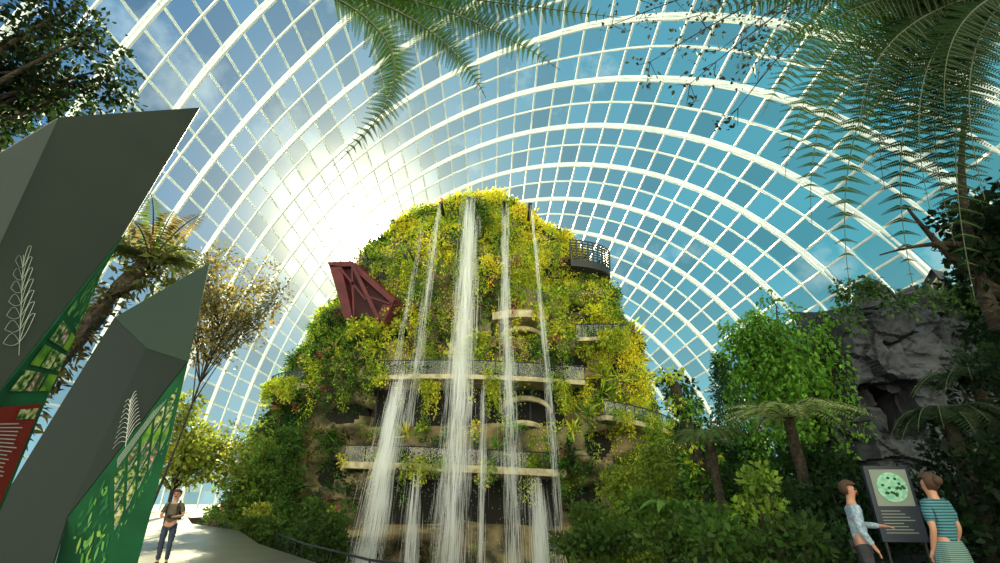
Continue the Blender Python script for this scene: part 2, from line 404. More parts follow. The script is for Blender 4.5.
for x,z in ((-5.1,24.9),(-2.7,25.4),(.4,25.0),(2.6,24.8)):
    box('water_spout',(x,38.4,z),(.3,3.2,.1),'darkmetal',mt)
# red-brown cantilever lookout
lk=empty('lookout_bridge',(-12.5,40,14.5),'dark red steel cantilevered lookout with triangular bracing','lookout')
YL=36.2
def prism(name,pts,dv,m,par):
    n=len(pts); dv=Vector(dv); vs=[Vector(p) for p in pts]+[Vector(p)+dv for p in pts]
    fs=[tuple(range(n)),tuple(range(2*n-1,n-1,-1))]+[(i,(i+1)%n,n+(i+1)%n,n+i)[::-1] for i in range(n)]
    return mesh(name,vs,fs,m,par)
dv=(2.2,5.0,.1)
prism('roof_deck',[W(327,262,YL),W(352,261,YL),W(395,299,YL),W(392,304,YL),W(350,266,YL),W(330,267,YL)],dv,'redsteel',lk)
prism('side_wall',[W(329,265,YL),W(341,266,YL),W(353,319,YL),W(345,320,YL)],dv,'redsteel',lk)
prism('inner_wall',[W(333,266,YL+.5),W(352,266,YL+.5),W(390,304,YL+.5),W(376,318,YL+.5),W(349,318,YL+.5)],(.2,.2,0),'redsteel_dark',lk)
prism('end_wall',[W(384,302,YL),W(393,303,YL),W(384,322,YL),W(375,320,YL)],dv,'redsteel',lk)
for a,b,r in (((352,264),(379,320),.2),((352,264),(354,316),.1),((366,296),(390,304),.1),((340,268),(366,300),.1)):
    V,F=tube([W(a[0],a[1],YL-.1),W(b[0],b[1],YL-.1)],r,4); mesh('strut',V,F,'redsteel',lk)
V,F=[],[]
for k in range(9):
    t=k/8; p=W(354+44*t,259+40*t,YL+1); tube([p,p+Vector((0,0,1.2))],.05,4,V,F)
    if k<8:
        q=W(354+44*(k+1)/8,259+40*(k+1)/8,YL+1)
        for h in(.4,.8,1.2): tube([p+Vector((0,0,h)),q+Vector((0,0,h))],.035,4,V,F)
mesh('railing',V,F,'darkmetal',lk)
fo=Leaves()
for k in range(40):
    u=random.uniform(350,402); v=random.uniform(318,336) if u<385 else random.uniform(304,336); p=W(u,v,YL-.1+random.random()); fo.clump(tuple(p),.45,34,.22,lerp(GRN,YEL,random.random()*.6))
f=fo.build('foliage_tuft',mt); f['kind']='stuff'
# upper ring walkway
rw=empty('ring_walkway',(7.5,43,20),'dark curved steel aerial walkway with mesh railing','walkway')
vs=[];fs=[];V,F=[],[]
RC=(5.4,41.6); RX,RY=4.6,3.0
pts=[(RC[0]+RX*math.cos(a),RC[1]+RY*math.sin(a)) for a in [math.radians(-82+140*i/20) for i in range(21)]]
for x,y in pts:
    dx,dy=(x-RC[0])/RX,(y-RC[1])/RY
    vs+=[(x,y,20.4),(x,y,19.7),(x-dx*1.4,y-dy*1.4,19.2),(x-dx*1.4,y-dy*1.4,20.4)]
for i in range(20):
    for k in range(4): fs.append((i*4+k,i*4+4+k,i*4+4+(k+1)%4,i*4+(k+1)%4))
mesh('deck',vs,fs,'darkmetal',rw)
for i,(x,y) in enumerate(pts): tube([(x,y,20.4),(x*1.01,y,22.2)],.09,4,V,F)
for h in(.25,.5,.75,1.0,1.25,1.5,1.8): tube([(x,y,20.4+h) for x,y in pts],.06,4,V,F)
mesh('railing',V,F,'darkmetal',rw)
# ------------------------------------------------------------ waterfalls
def waterfall(path,w0,w1,n,label,drops=.5):
    zt,zb=path[0][1],path[-1][1]; xs=[p[0] for p in path][::-1]; zs=[p[1] for p in path][::-1]
    vs=[];fs=[]
    Y0=path[0][2]
    for i in range(n):
        t=random.random()**.85; z=zt+(zb-zt)*t; off=random.gauss(0,.3); offy=random.gauss(0,.25)
        off+=.22*noise.noise(Vector((z*.3,w0*9,3)))
        ln=random.uniform(1.0,3.6)*(1.1 if t<.5 else .8); s=random.uniform(.006,.015)
        segs=5; b=len(vs)
        an=random.uniform(-.6,.6)
        for k in range(segs+1):
            zz=max(z-ln*k/segs,zb); tt=(zt-zz)/(zt-zb); ww=w0+(w1-w0)*tt
            x=np.interp(zz,zs,xs)+off*ww; y=Y0-.6*tt+offy*ww*.6
            ss=s*math.sin(math.pi*(k+.25)/(segs+.5))
            vs+=[(x-ss*math.cos(an),y-ss*math.sin(an),zz),(x+ss*math.cos(an),y+ss*math.sin(an),zz)]
        for k in range(segs): a=b+2*k; fs.append((a,a+1,a+3,a+2))
    for i in range(int(n*drops)):
        t=random.random()**.6; z=zt+(zb-zt)*t; ww=(w0+(w1-w0)*t)*1.5
        x=np.interp(z,zs,xs)+random.gauss(0,.38)*ww; y=Y0-.6*t+random.gauss(0,.2)*ww; r=random.uniform(.007,.016); b=len(vs)
        vs+=[(x-r,y,z),(x,y-r,z),(x+r,y,z),(x,y,z+5*r),(x,y,z-5*r)]
        fs+=[(b,b+1,b+3),(b+1,b+2,b+3),(b,b+4,b+1),(b+1,b+4,b+2)]
    o=mesh('waterfall',vs,fs,'water'); top(o,label,'waterfall','waterfalls on the mountain','stuff'); return o
Yw=35.9
waterfall([(-2.5,25.3,Yw),(-2.8,10,Yw),(-3.3,-6.3,Yw)],1.0,1.9,3300,'broad white waterfall plunging from the mountain summit')
waterfall([(-5.0,24.8,Yw),(-5.9,12,Yw),(-6.3,6,Yw)],.4,.9,260,'thin veil of water falling from a summit spout')
waterfall([(-6.2,24.0,Yw),(-7.5,10,Yw),(-7.9,5,Yw)],.3,.6,100,'faint wispy stream falling beside the mountain foliage')
waterfall([(-6.9,10.3,35.4),(-7.8,3,35.4),(-8.6,-6.3,35.4)],.9,1.9,1900,'bright stream pouring off the gallery ledge')
waterfall([(.4,24.9,Yw),(.5,12,Yw),(1.0,-6.3,Yw)],.5,1.2,1000,'narrow white waterfall from a dark summit spout')
waterfall([(2.6,24.7,Yw),(3.4,10,Yw),(4.0,-6.3,Yw)],.25,.7,360,'slender stream of water falling past the ledges')
waterfall([(-1.2,9.9,35.9),(-1.2,-6.3,35.9)],.3,.5,260,'small trickle dropping from the gallery ledge')
waterfall([(-5.5,3.6,35.3),(-5.6,-6.3,35.3)],.6,1.0,420,'spreading curtain of water below the lower ledge')
waterfall([(2.3,3.4,35.3),(2.7,-6.3,35.3)],.8,1.2,750,'spreading curtain of water below the lower ledge')
# ------------------------------------------------------------ basin railing on terrace
ra=empty('basin_railing',(-8,21.5,-1.15),'dark metal cable railing along the lower basin terrace','railing')
path=[(-.8,13.8),(-3.7,16.2),(-7.6,21.7),(-12.4,29.9),(-18.9,37)]
V,F=[],[]
pp=[]
for a,b in zip(path[:-1],path[1:]):
    n=int(math.dist(a,b)/1.5)
    for k in range(n): pp.append((a[0]+(b[0]-a[0])*k/n,a[1]+(b[1]-a[1])*k/n))
for x,y in pp:
    v,f=tube([(x,y,-1.15),(x,y,-.05)],.03,6); mesh('post',v,f,'darkmetal',ra)
for h in (.2,.4,.6,.8): tube([(x,y,h-1.15) for x,y in pp],.009,4,V,F)
mesh('cables',V,F,'darkmetal',ra)
v,f=tube([(x,y,-.05) for x,y in pp],.035,6); mesh('handrail',v,f,'darkmetal',ra)
# ------------------------------------------------------------ fern fronds
def frond(par,p0,p1,sag,npairs,plen,col,leafn=12,rr=.012,nrm=None,ang=.35,t0=.06,lw=.24,ll=2.9):
    p0,p1=Vector(p0),Vector(p1); mid=(p0+p1)/2+Vector(sag); pts=bez(p0,mid,p1,24)
    V,F=tube(pts,[rr*(1-.8*i/24) for i in range(25)],5)
    lv=Leaves(); lv.N=[]
    for i in range(npairs):
        t=t0+(.99-t0)*(i/npairs); k=t*24; j=min(int(k),23); p=pts[j].lerp(pts[j+1],k-j); tan=(pts[j+1]-pts[j]).normalized()
        side=tan.cross(nrm if nrm is not None else Vector((0,0,1)))
        if side.length<.05: side=Vector((1,0,0))
        side.normalize(); nr=side.cross(tan).normalized()
        ln=plen*(math.sin(math.pi*min(1,(t*.86+.16)))**.7)*random.uniform(.9,1.05)
        for sg in(-1,1):
            d=(side*sg+tan*(ang+random.uniform(-.05,.05))-nr*random.uniform(-.05,.2)).normalized()
            droop=ln*random.uniform(.06,.16)
            end=p+d*ln-Vector((0,0,droop))
            d2=(end-p).normalized(); up=d2.cross(tan).normalized()
            inpl=up.cross(d2).normalized()
            tube([p,p+d*ln*.5-Vector((0,0,droop*.25)),end],[.003,.002,.001],3,V,F,False)
            if leafn:
                ss=(np.arange(leafn)+.5)/leafn
                for q in(-1,1):
                    P=np.array(p)+np.outer(ss*ln,np.array(d))-np.outer(ss**2*droop,np.array([0,0,1])); D=np.tile(np.array(inpl)*q+np.array(d2)*.45,(leafn,1))
                    S=ln/leafn*ll*(1-.72*ss); C=np.array(col)*(0.75+.5*rng.random((leafn,1)))*np.ones((leafn,3))
                    lv.add(P,D,S,np.full(leafn,lw),C); lv.N.append(np.tile(np.array(up),(leafn,1)))
            else:
                lv.add(np.array([p]),np.array([d2]),np.array([ln]),np.array([.1]),np.array([col])*random.uniform(.8,1.2)); lv.N.append(np.array([up]))
    o=lv.build('frond',par,'fern' if leafn else 'leaf')
    me=bpy.data.meshes.new('rachis'); me.from_pydata([tuple(v) for v in V],[],F); me.materials.append(M['stem'])
    r=bpy.data.objects.new('rachis',me); LINK(r); r.parent=o
    return o
def trunk(par,pts,rads,name='trunk',m='bark',n=10):
    V,F=tube(pts,rads,n)
    for i,v in enumerate(V):
        V[i]=v+Vector((noise.noise(v*6),noise.noise(v*6+Vector((9,0,0))),0))*.12*rads[0]*3
    return mesh(name,V,F,m,par,smooth=True)
e=empty('tree_fern',(-2.6,-1.6,0),'overhanging tree fern with arching green feathery fronds','tree fern')
cr=W(285,-24,2.75)
trunk(e,bez((-2.6,-1.6,0),(-2.6,-.6,4.9),cr,12),[.12]*12+[.05])
FG=(.038,.095,.013)
NV=Vector((.1,-.55,-.8))
for (u,v,Y,sag,pl_n) in ((622,18,2.8,(.0,0,.0),.2),(560,70,2.9,(.3,0,.3),.21),(486,98,3.0,(.45,0,.35),.2),(333,166,3.1,(1.3,0,.25),.19),(560,-25,2.6,(0,0,.1),.2)):
    frond(e,cr,W(u,v,Y),sag,38,pl_n,FG,14,nrm=NV,t0=.16)
e=empty('tree_fern',(6.6,4.6,0),'tall dark tree fern with long drooping feathery fronds','tree fern')
cr=W(1025,-15,4.2)
trunk(e,bez((6.0,4.3,0),(5.2,4.5,3.6),cr,12),[.15,.15,.15,.14,.14,.13,.13,.13,.12,.12,.12,.12,.12])
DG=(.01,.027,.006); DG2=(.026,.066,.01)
NR=Vector((-.5,-.75,-.3))
for (u,v,Y,sx,sag,c) in ((690,14,4.3,-.2,.45,DG),(735,66,4.2,-.5,.6,DG2),(762,116,4.0,-.8,.8,DG2),(785,178,4.1,-1.1,.9,DG2),(812,225,4.0,-1.2,1.0,DG2),(850,290,4.2,-1.1,1.1,DG2),(915,295,4.2,-.9,1.0,DG),(830,20,3.6,-.3,.4,DG),(860,140,3.6,-.8,.7,DG),(975,300,3.8,-.5,.8,DG),(870,-30,3.4,-.2,.3,DG),(930,210,3.5,-.7,.8,DG),(1080,180,3.8,0,.5,DG),(985,200,3.5,-.4,.6,DG),(770,-10,3.7,-.2,.3,DG),(885,65,3.9,-.4,.6,DG),(885,190,4.4,-.9,.9,DG2),(945,110,3.6,-.3,.6,DG),(955,245,4.4,-.7,1.0,DG)):
    frond(e,cr,W(u,v,Y),(sx,.1,sag),36,.34,c,13,rr=.013,nrm=NR,lw=.27)
def tree(name,base,crownc,R,col,label,cat='tree',nb=9,nl=60,clump_r=.5,lsize=.14,trunk_r=.15,sparse=1.0,flat=.8,w=.3,ctrl=None,up=.2,drape=0,bare=2,extra=()):
    base=Vector(base);crownc=Vector(crownc); e=empty(name,base,label,cat)
    c=ctrl or (base.lerp(crownc,.5)+Vector((random.uniform(-.3,.3),0,0)))
    pts=bez(base,c,crownc-Vector((0,0,R*.3)),10); V,F=tube(pts,[trunk_r*(1-.05*i) for i in range(11)],8)
    for a_,b_,c_,r_ in extra: tube(bez(a_,b_,c_,10),[r_*(1-.08*i) for i in range(11)],6,V,F)
    lv=Leaves()
    for b in range(nb):
        d=Vector(rng.normal(size=3)); d.z=abs(d.z)*.6-.15; d.normalize(); s=pts[random.randint(6,10)]
        tip=crownc+Vector((d.x*R,d.y*R,d.z*R*flat)); bp=bez(s,(s+tip)/2+Vector((0,0,R*.25)),tip,6)
        tube(bp,[trunk_r*.45*(1-.13*i) for i in range(7)],5,V,F)
        for k in range(bare,7):
            if random.random()>sparse: continue
            cc=bp[k]+Vector(rng.normal(size=3))*clump_r*.7
            lv.clump(tuple(cc),clump_r,nl,lsize,lerp(col,DRK,random.random()*.5),w=w,up=up)
            tube([bp[k],cc],[trunk_r*.15,trunk_r*.06],3,V,F)
            if drape:
                for q in range(int(drape*random.random()/.35)): lv.clump((cc.x+.1*random.gauss(0,1),cc.y,cc.z-.3-q*.35),.25,14,lsize,lerp(col,DRK,random.random()*.5),w=w,up=-.8)
    mesh('trunk',V,F,'bark',e,smooth=True)
    f=lv.build('foliage',e); f['kind']='stuff'; return e
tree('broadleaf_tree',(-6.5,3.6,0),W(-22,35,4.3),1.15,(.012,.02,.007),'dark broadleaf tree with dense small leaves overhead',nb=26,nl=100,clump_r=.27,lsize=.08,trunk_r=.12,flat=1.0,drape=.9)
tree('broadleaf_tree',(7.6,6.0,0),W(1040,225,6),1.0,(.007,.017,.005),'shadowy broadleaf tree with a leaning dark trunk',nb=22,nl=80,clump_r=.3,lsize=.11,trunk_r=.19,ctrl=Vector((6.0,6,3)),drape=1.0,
     extra=((W(1010,300,6),W(955,270,6),W(905,205,6),.09),(W(1000,330,6),W(950,230,6),W(965,110,6),.11),(W(960,245,6),W(930,240,6),W(880,255,6),.05)))
e=empty('flowering_tree',(11,5,0),'dark slender tree with thin twigs and sparse small leaves','tree')
st=W(900,-60,6)
V,F=tube(bez((11,5,0),(10.6,5,7),st,12),[.13-.007*i for i in range(13)],8); lv=Leaves()
for (u,v) in ((612,25),(650,62),(690,84),(700,15),(738,108),(640,0),(760,60),(720,50)):
    tp=W(u,v,5.6+random.uniform(-.4,.4)); bp=bez(st,(st+tp)/2+Vector((0,0,.4)),tp,10); tube(bp,[.03-.0025*i for i in range(11)],5,V,F)
    for k in range(4,11):
        for q in range(3):
            d=Vector(rng.normal(size=3)).normalized()*.3; tube([bp[k],bp[k]+d],[.007,.003],3,V,F)
            lv.clump(tuple(bp[k]+d),.15,8,.07,(.02,.025,.014),w=.32)
mesh('trunk',V,F,'bark',e); f=lv.build('foliage',e); f['kind']='stuff'
# ------------------------------------------------------------ left trees
e=empty('tree_fern',(-10.2,10.2,0),'leaning tree fern with mossy trunk and short ragged crown','tree fern')
cr=W(150,262,12.5)
trunk(e,bez((-10.2,10.2,0),(-10.3,10.6,4),cr,14),[.26]*8+[.22]*7)
lv=Leaves()
for p in bez((-10.2,10.2,0),(-10.3,10.6,4),cr,30)[6:]:
    lv.clump(tuple(p),.42,40,.22,(.07,.065,.018),w=.2,up=-.3)
for k in range(12): lv.clump(tuple(cr+Vector((random.uniform(-.9,.9),random.uniform(-.5,.5),random.uniform(-.7,.5)))),.4,30,.3,(.1,.13,.03),w=.15)
f=lv.build('epiphytes',e); f['kind']='stuff'
for k in range(19):
    a=2*math.pi*k/19+.2; ln=random.uniform(1.3,2.0)
    frond(e,cr,cr+Vector((math.cos(a)*ln,math.sin(a)*ln,random.uniform(-.4,1.1))),(0,0,.6),26,.4,random.choice([(.16,.18,.04),(.08,.12,.025),(.18,.14,.05)]),0,rr=.03)
tree('bronze_tree',(-12.0,18.5,0),W(222,312,18),1.8,(.2,.16,.055),'slender tree with small bronze-green leaves',nb=32,nl=46,clump_r=.5,lsize=.14,trunk_r=.05,flat=1.5)
tree('round_tree',(-15,25,0),W(182,455,25),2.0,(.28,.32,.045),'small rounded olive-green tree beside the path',nb=18,nl=60,clump_r=.7,lsize=.22,trunk_r=.12,flat=1)
# ------------------------------------------------------------ right garden
tree('weeping_tree',(11.4,20.0,0),W(778,352,20),1.85,(.15,.34,.035),'bright green tree draped in hanging creepers',nb=28,nl=46,clump_r=.45,lsize=.17,trunk_r=.2,flat=1.3,up=-.9,drape=5)
e=empty('conifer_tree',(12.6,28,0),'dark green conifer with drooping branches','tree')
V,F=tube([(12.6,28,0),(12.6,28,9.2)],[.2,.04],8); mesh('trunk',V,F,'bark',e); lv=Leaves()
for k in range(60):
    z=2.5+6.6*k/60; r=(9.6-z)*.26; a=k*2.4
    for q in range(3): lv.clump((12.6+math.cos(a)*r*(q+1)/3,28+math.sin(a)*r*(q+1)/3,z-q*.15),.4,22,.28,(.03,.08,.025),w=.15,up=-.3)
f=lv.build('foliage',e); f['kind']='stuff'
e=empty('climbing_plant',(7.6,19,0),'tall trunk smothered in climbing creepers','climbing plant')
V,F=tube([(7.6,19,0),(7.1,19,3),(6.6,19,5.6)],[.3,.28,.2],8); mesh('trunk',V,F,'bark',e); lv=Leaves()
for k in range(110):
    z=5.9*random.random(); a=random.random()*6.28; lv.clump((7.6-.16*z+.42*math.cos(a),19+.42*math.sin(a),z),.35,32,.18,random.choice([GRN,LIM,DRK,GRN]),w=.3,up=-.3)
f=lv.build('foliage',e); f['kind']='stuff'
for (bx,by,cz,ln0,cc) in ((8.2,14.6,3.6,2.2,(.34,.4,.12)),(6.6,16.5,3.2,1.3,(.1,.17,.04)),(12.0,12.6,4.2,1.6,(.02,.042,.01)),(9.2,10.6,2.9,1.1,(.015,.035,.009))):
    e=empty('tree_fern',(bx,by,0),'tree fern with a broad pale-green umbrella crown' if cc[0]>.2 else 'dark green tree fern with an umbrella crown','tree fern')
    trunk(e,bez((bx,by,0),(bx+.1,by,2),(bx,by,cz),8),[.14]*9)
    for k in range(16):
        a=2*math.pi*k/16; ln=ln0*random.uniform(.85,1.1)
        frond(e,(bx,by,cz),(bx+math.cos(a)*ln,by+math.sin(a)*ln,cz-.3+random.uniform(-.1,.3)),(0,0,.9),28,.36,cc,0,rr=.025)
# cave rock wall
vs=[];fs=[]; nx,nzz=170,130
rk=empty('cave_rock',(15.5,18.5,0),'blocky blue-black artificial rock wall with a dark cave opening','rock')
RX0=W(822,300,18).x
def rockp(u,z):
    x=RX0+8.6*u; prof=8.7-.5*math.sin(u*7)+.4*noise.noise(Vector((x*1.1,0,7)))-1.5*max(0,u-.7)
    zz=z*prof; y=18+.6*u
    w_=.5*noise.noise(Vector((x*.5,zz*.5,4)))
    c1=noise.voronoi(Vector((x*.42+w_,zz*.6+w_+x*.1,0)))[1][0]; c2=noise.voronoi(Vector((x*1.1+w_,zz*1.7+x*.2,3)))[1][0]
    q=.8*noise.noise(c1*7.3)+.25*noise.noise(c2*5.1)+.5*noise.noise(Vector((x*.4,zz*.3,2)))+.1*noise.noise(Vector((x*5,zz*5,1)))
    y-=q
    if ((x-14.3)/.95)**8+((zz-4.5)/1.0)**8<1: y+=3.5
    y+=1.8*max(0,.1-u)/.1+1.8*max(0,u-.9)/.1
    return (x,y,zz)
for j in range(nzz+1):
    for i in range(nx+1): vs.append(rockp(i/nx,j/nzz))
for j in range(nzz):
    for i in range(nx): a=j*(nx+1)+i; fs.append((a,a+1,a+nx+2,a+nx+1))
o=mesh('rock_face',vs,fs,'darkrock',rk); s=o.modifiers.new('s','SOLIDIFY'); s.thickness=1.2; s.offset=-1
lv=Leaves()
for k in range(80):
    x=RX0+8.6*random.random(); z0=8.6+random.uniform(-.3,.3)
    for j in range(random.randint(1,7 if x<RX0+.5 or x>RX0+4.6 else 3)): lv.clump((x+random.uniform(-.1,.1),17,z0-j*.35),.28,16,.16,lerp((.06,.12,.025),DRK,random.random()),up=-.3)
f=lv.build('hanging_plants',rk); f['kind']='stuff'
def shrub(x,y,z0,h,r,col,label,size=.2,w=.28,n=None,grp='garden shrubs',kind='shrub',up=.3):
    lv=Leaves(); n=n or int(18+16*r*h)
    for k in range(n):
        a=random.random()*6.28; q=r*math.sqrt(random.random()); z=random.random()
        q*=math.sqrt(max(.15,1-z*z*.85))
        c=lerp(col,DRK,random.random()*.6)
        lv.clump((x+q*math.cos(a),y+q*math.sin(a),z0+.25+z*(h-.3)),.36 if r>.7 else .25,32,size*random.uniform(.7,1.2),c,w=w,up=up)
    V,F=[],[]
    for k in range(5):
        a=k*1.26; tube([(x,y,z0),(x+.5*r*math.cos(a),y+.5*r*math.sin(a),z0+h*.8)],[.04,.015],4,V,F)
    e=empty(kind,(x,y,z0),label,'shrub',grp); mesh('stems',V,F,'bark',e); f=lv.build('foliage',e); f['kind']='stuff'; return e
def at(u,v,Y): p=W(u,v,Y); return p.x,p.z
specs=[
 (590,505,22,1.6,(.11,.18,.025)),(620,470,27,1.8,(.28,.34,.035)),(640,495,19,1.2,(.12,.22,.025)),(700,475,22,1.2,(.03,.075,.012)),(715,445,24,1.5,(.03,.075,.015)),
 (705,510,14,1.1,(.07,.14,.02)),(735,465,18,1.2,(.03,.065,.012)),(755,468,12,.6,(.26,.4,.045)),(725,520,10.5,.9,(.07,.14,.02)),(785,525,9.5,.7,(.05,.09,.016)),
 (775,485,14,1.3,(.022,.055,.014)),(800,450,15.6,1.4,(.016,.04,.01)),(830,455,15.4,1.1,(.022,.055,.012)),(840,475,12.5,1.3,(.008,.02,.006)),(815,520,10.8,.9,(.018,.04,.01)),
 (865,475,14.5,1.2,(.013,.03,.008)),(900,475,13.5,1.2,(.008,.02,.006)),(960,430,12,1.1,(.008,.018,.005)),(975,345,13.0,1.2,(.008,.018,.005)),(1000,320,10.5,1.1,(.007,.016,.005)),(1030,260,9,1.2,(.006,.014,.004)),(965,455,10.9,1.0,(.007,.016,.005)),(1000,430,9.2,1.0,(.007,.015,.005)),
 (665,525,15,1.0,(.08,.14,.02)),(610,530,17,1.0,(.05,.1,.016)),(575,540,17.5,.8,(.06,.1,.016)),
 (655,445,31,1.9,(.24,.32,.04)),(680,425,33,1.6,(.12,.2,.03)),(745,435,25,1.8,(.03,.08,.016))]
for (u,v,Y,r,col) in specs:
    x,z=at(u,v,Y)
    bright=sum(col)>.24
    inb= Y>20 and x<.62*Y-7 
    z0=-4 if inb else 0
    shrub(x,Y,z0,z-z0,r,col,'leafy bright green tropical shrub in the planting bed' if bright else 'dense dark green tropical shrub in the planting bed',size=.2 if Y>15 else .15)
for (u,v,Y,r,col) in ((240,465,37,1.4,(.14,.24,.03)),(266,440,38,1.8,(.18,.28,.04)),(262,505,33,1.0,(.4,.42,.05)),(290,430,38,1.7,(.09,.18,.03)),(272,520,28,.9,(.06,.11,.016)),(315,500,33,1.3,(.08,.15,.025)),(305,525,27,.9,(.05,.09,.016)),(335,515,29,1.0,(.06,.11,.016)),(255,525,30,.8,(.08,.12,.016))):
    x,z=at(u,v,Y); z0=-5 if u>295 else (-1.1 if u>255 else 0); shrub(x,Y,z0,z-z0,r,col,'rounded yellow-green shrub at the foot of the mountain',size=.22)
e=empty('banana_plant',(5.4,17,0),'broad-leaved green banana plant','plant')
V,F=tube([(5.4,17,0),(5.4,17,1.2)],[.1,.07],8); mesh('stem',V,F,'stem',e)
for k in range(8):
    a=k*.8; L0=Vector((math.cos(a),math.sin(a),0)); S0=Vector((-math.sin(a),math.cos(a),0)); vs=[];fs=[]
    for i in range(9):
        t=i/8; p=Vector((5.4,17,1.15))+L0*1.2*t+Vector((0,0,1.1*t-1.1*t*t)); wd=.24*math.sin(math.pi*(.06+.94*t)**.8)
        vs+=[p-S0*wd+Vector((0,0,wd*.4)),p,p+S0*wd+Vector((0,0,wd*.4))]
        if i: b=3*i-3; fs+=[(b,b+1,b+4,b+3),(b+1,b+2,b+5,b+4)]
    mesh('leaf',vs,fs,'leaf',e,cols=np.tile(np.array([[.14,.27,.045]]),(27,1)))
bv=[(3.2,9),(7.2,8.6),(9.5,11),(12.5,14),(19,15),(24,20),(24,40),(15.6,34),(9.4,24),(5.3,16),(3.6,12)]
o=mesh('floor_soil',[(x,y,.12) for x,y in bv]+[(x,y,-.05) for x,y in bv],[tuple(range(len(bv)))]+[(i,(i+1)%11,11+(i+1)%11,11+i) for i in range(11)],'soil'); o['kind']='structure'
# ------------------------------------------------------------ left faceted display walls
def facet(name,vs,m,par,th=.02):
    o=mesh(name,vs,[tuple(range(len(vs)))],m,par); s=o.modifiers.new('s','SOLIDIFY'); s.thickness=th; s.offset=0; return o
def quadpt(q,s,t,off=.04):
    a,b,c,d=q; p=a.lerp(b,s).lerp(d.lerp(c,s),t); n=(b-a).cross(d-a).normalized()
    if n.dot(Vector((0,0,EYE))-p)<0:n=-n
    return p+n*off
def patch(name,q,s0,s1,t0,t1,m,par,off=.03): return mesh(name,[quadpt(q,s0,t0,off),quadpt(q,s1,t0,off),quadpt(q,s1,t1,off),quadpt(q,s0,t1,off)],[(0,1,2,3)],m,par)
def leafprint(q,s0,s1,t0,t1,n,size,par,off=.022,asp=1.0):
    V,F,C=[],[],[]
    for i in range(n):
        s=random.uniform(s0,s1); t=random.uniform(t0,t1); a=random.random()*6.28; L_=size*random.uniform(.5,1.3)
        col=random.choice([(.03,.17,.05),(.1,.3,.05),(.24,.42,.08),(.02,.14,.06),(.15,.36,.11),(.015,.08,.03)])
        b=len(V); o_=off+.00003*i
        for (f,wd) in ((0,0),(.25,.16),(.55,.2),(1,0),(.55,-.2),(.25,-.16)):
            ss=s+L_*(f*math.cos(a)-wd*math.sin(a)); tt=t+L_*(f*math.sin(a)+wd*math.cos(a))*asp
            V.append(quadpt(q,min(max(ss,s0),s1),min(max(tt,t0),t1),o_)); C.append(col)
        F.append(tuple(range(b,b+6)))
    return mesh('leaf_artwork',V,F,'print',par,cols=np.array(C))
def leafdraw(q,s0,t0,s1,t1,par,n=6,r=.004,wd=.22,m='line',loops=True):
    V,F=[],[]
    P=lambda s,t: quadpt(q,s,t,.03)
    tube([P(s0,t0),P(s1,t1)],r,4,V,F)
    ds,dt=s1-s0,t1-t0
    for k in range(1,n):
        f=k/n; L_=wd*(1-f*.7)
        for sg in(-1,1):
            a=(s0+ds*f,t0+dt*f); b=(a[0]+ds*.14+sg*dt*L_,a[1]+dt*.14-sg*ds*L_)
            for bul in((.06,-.02) if loops else (.05,)):
                pts=[]
                for i in range(7):
                    g_=i/6; h=math.sin(math.pi*g_)*bul*1.5; pts.append(P(a[0]+(b[0]-a[0])*g_+ds*h,a[1]+(b[1]-a[1])*g_+dt*h))
                tube(pts,r,3,V,F)
    return mesh('leaf_drawing',V,F,m,par)
ea=empty('faceted_display_wall',(-3.6,3.2,0),'tall folded charcoal display wall with printed plant poster','display wall')
A_F,A_T,A_M,A_L,A_U=plane_pts([(58,118,3.6),(200,108,4.3),(-12,405,3.6)],[(58,118),(200,108),(122,237),(-12,405),(-15,275)])
facet('upper_panel',[A_F,A_T,A_M,A_L,A_U],'panel_dark',ea)
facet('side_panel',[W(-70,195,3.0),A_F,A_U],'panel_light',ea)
def plane3(a,b,c,pts):
    n=(b-a).cross(c-a).normalized(); o=Vector((0,0,EYE)); return [o+ray(*p)*((a-o).dot(n)/ray(*p).dot(n)) for p in pts]
base_pt=W(20,470,4.3)
A_103,A_45,A_15,A_60,A_12=plane3(A_M,A_L,base_pt,[(103,268),(45,400),(-15,545),(-60,800),(-140,700)])
o=mesh('poster_panel',[A_M,A_103,A_45,A_15,A_60,A_12,A_L],[(0,1,2,6),(2,3,6),(3,4,5,6)],'green',ea); s=o.modifiers.new('s','SOLIDIFY'); s.thickness=.02; s.offset=0
qa=[A_M,A_103,A_45,A_L]
leafprint(qa,.03,.97,.1,.5,110,.1,ea,.022)
for i in range(3):
    for j in range(3): patch('photo_print',qa,.1+.29*i,.35+.29*i,.54+.14*j,.65+.14*j,('photo_mix','photo_pink','lime','photo_mix')[(i+j*2)%4],ea,.03)
q2=[A_L,A_45,A_15,plane3(A_M,A_L,base_pt,[(-60,520)])[0]]
patch('red_text_block',q2,.1,.9,.02,.75,'red',ea,.022)
for k in range(16): patch('text_line',q2,.25,.25+.5*random.uniform(.6,1),.16+k*.03,.168+k*.03,'white',ea,.03)
patch('photo_print',q2,.5,.85,.05,.13,'photo_mix',ea,.03)
qd=plane_pts([(58,118,3.6),(200,108,4.3),(-12,405,3.6)],[(-30,290),(58,200),(50,330),(-12,405)])
leafdraw(qd,.48,.92,.57,.18,ea,8,.0022,.34)
eb=empty('faceted_display_wall',(-4.6,6.2,0),'folded grey-green display wall with plant photographs','display wall')
sidedef=[(115,318,6.3),(68,517,5.6),(0,505,6.1)]
B1,B2,B3,B4,B5,B6=plane_pts(sidedef,[(115,318),(147,349),(68,517),(30,640),(-60,640),(0,505)])
B_T=W(210,263,6.9)
B_R=plane3(B1,B2,B_T,[(188,362)])[0]
facet('upper_panel',[B1,B_T,B_R,B2],'panel_mid',eb)
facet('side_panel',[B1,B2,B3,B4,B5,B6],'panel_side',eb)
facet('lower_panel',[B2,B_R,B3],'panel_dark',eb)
pe=W(128,600,6.2)
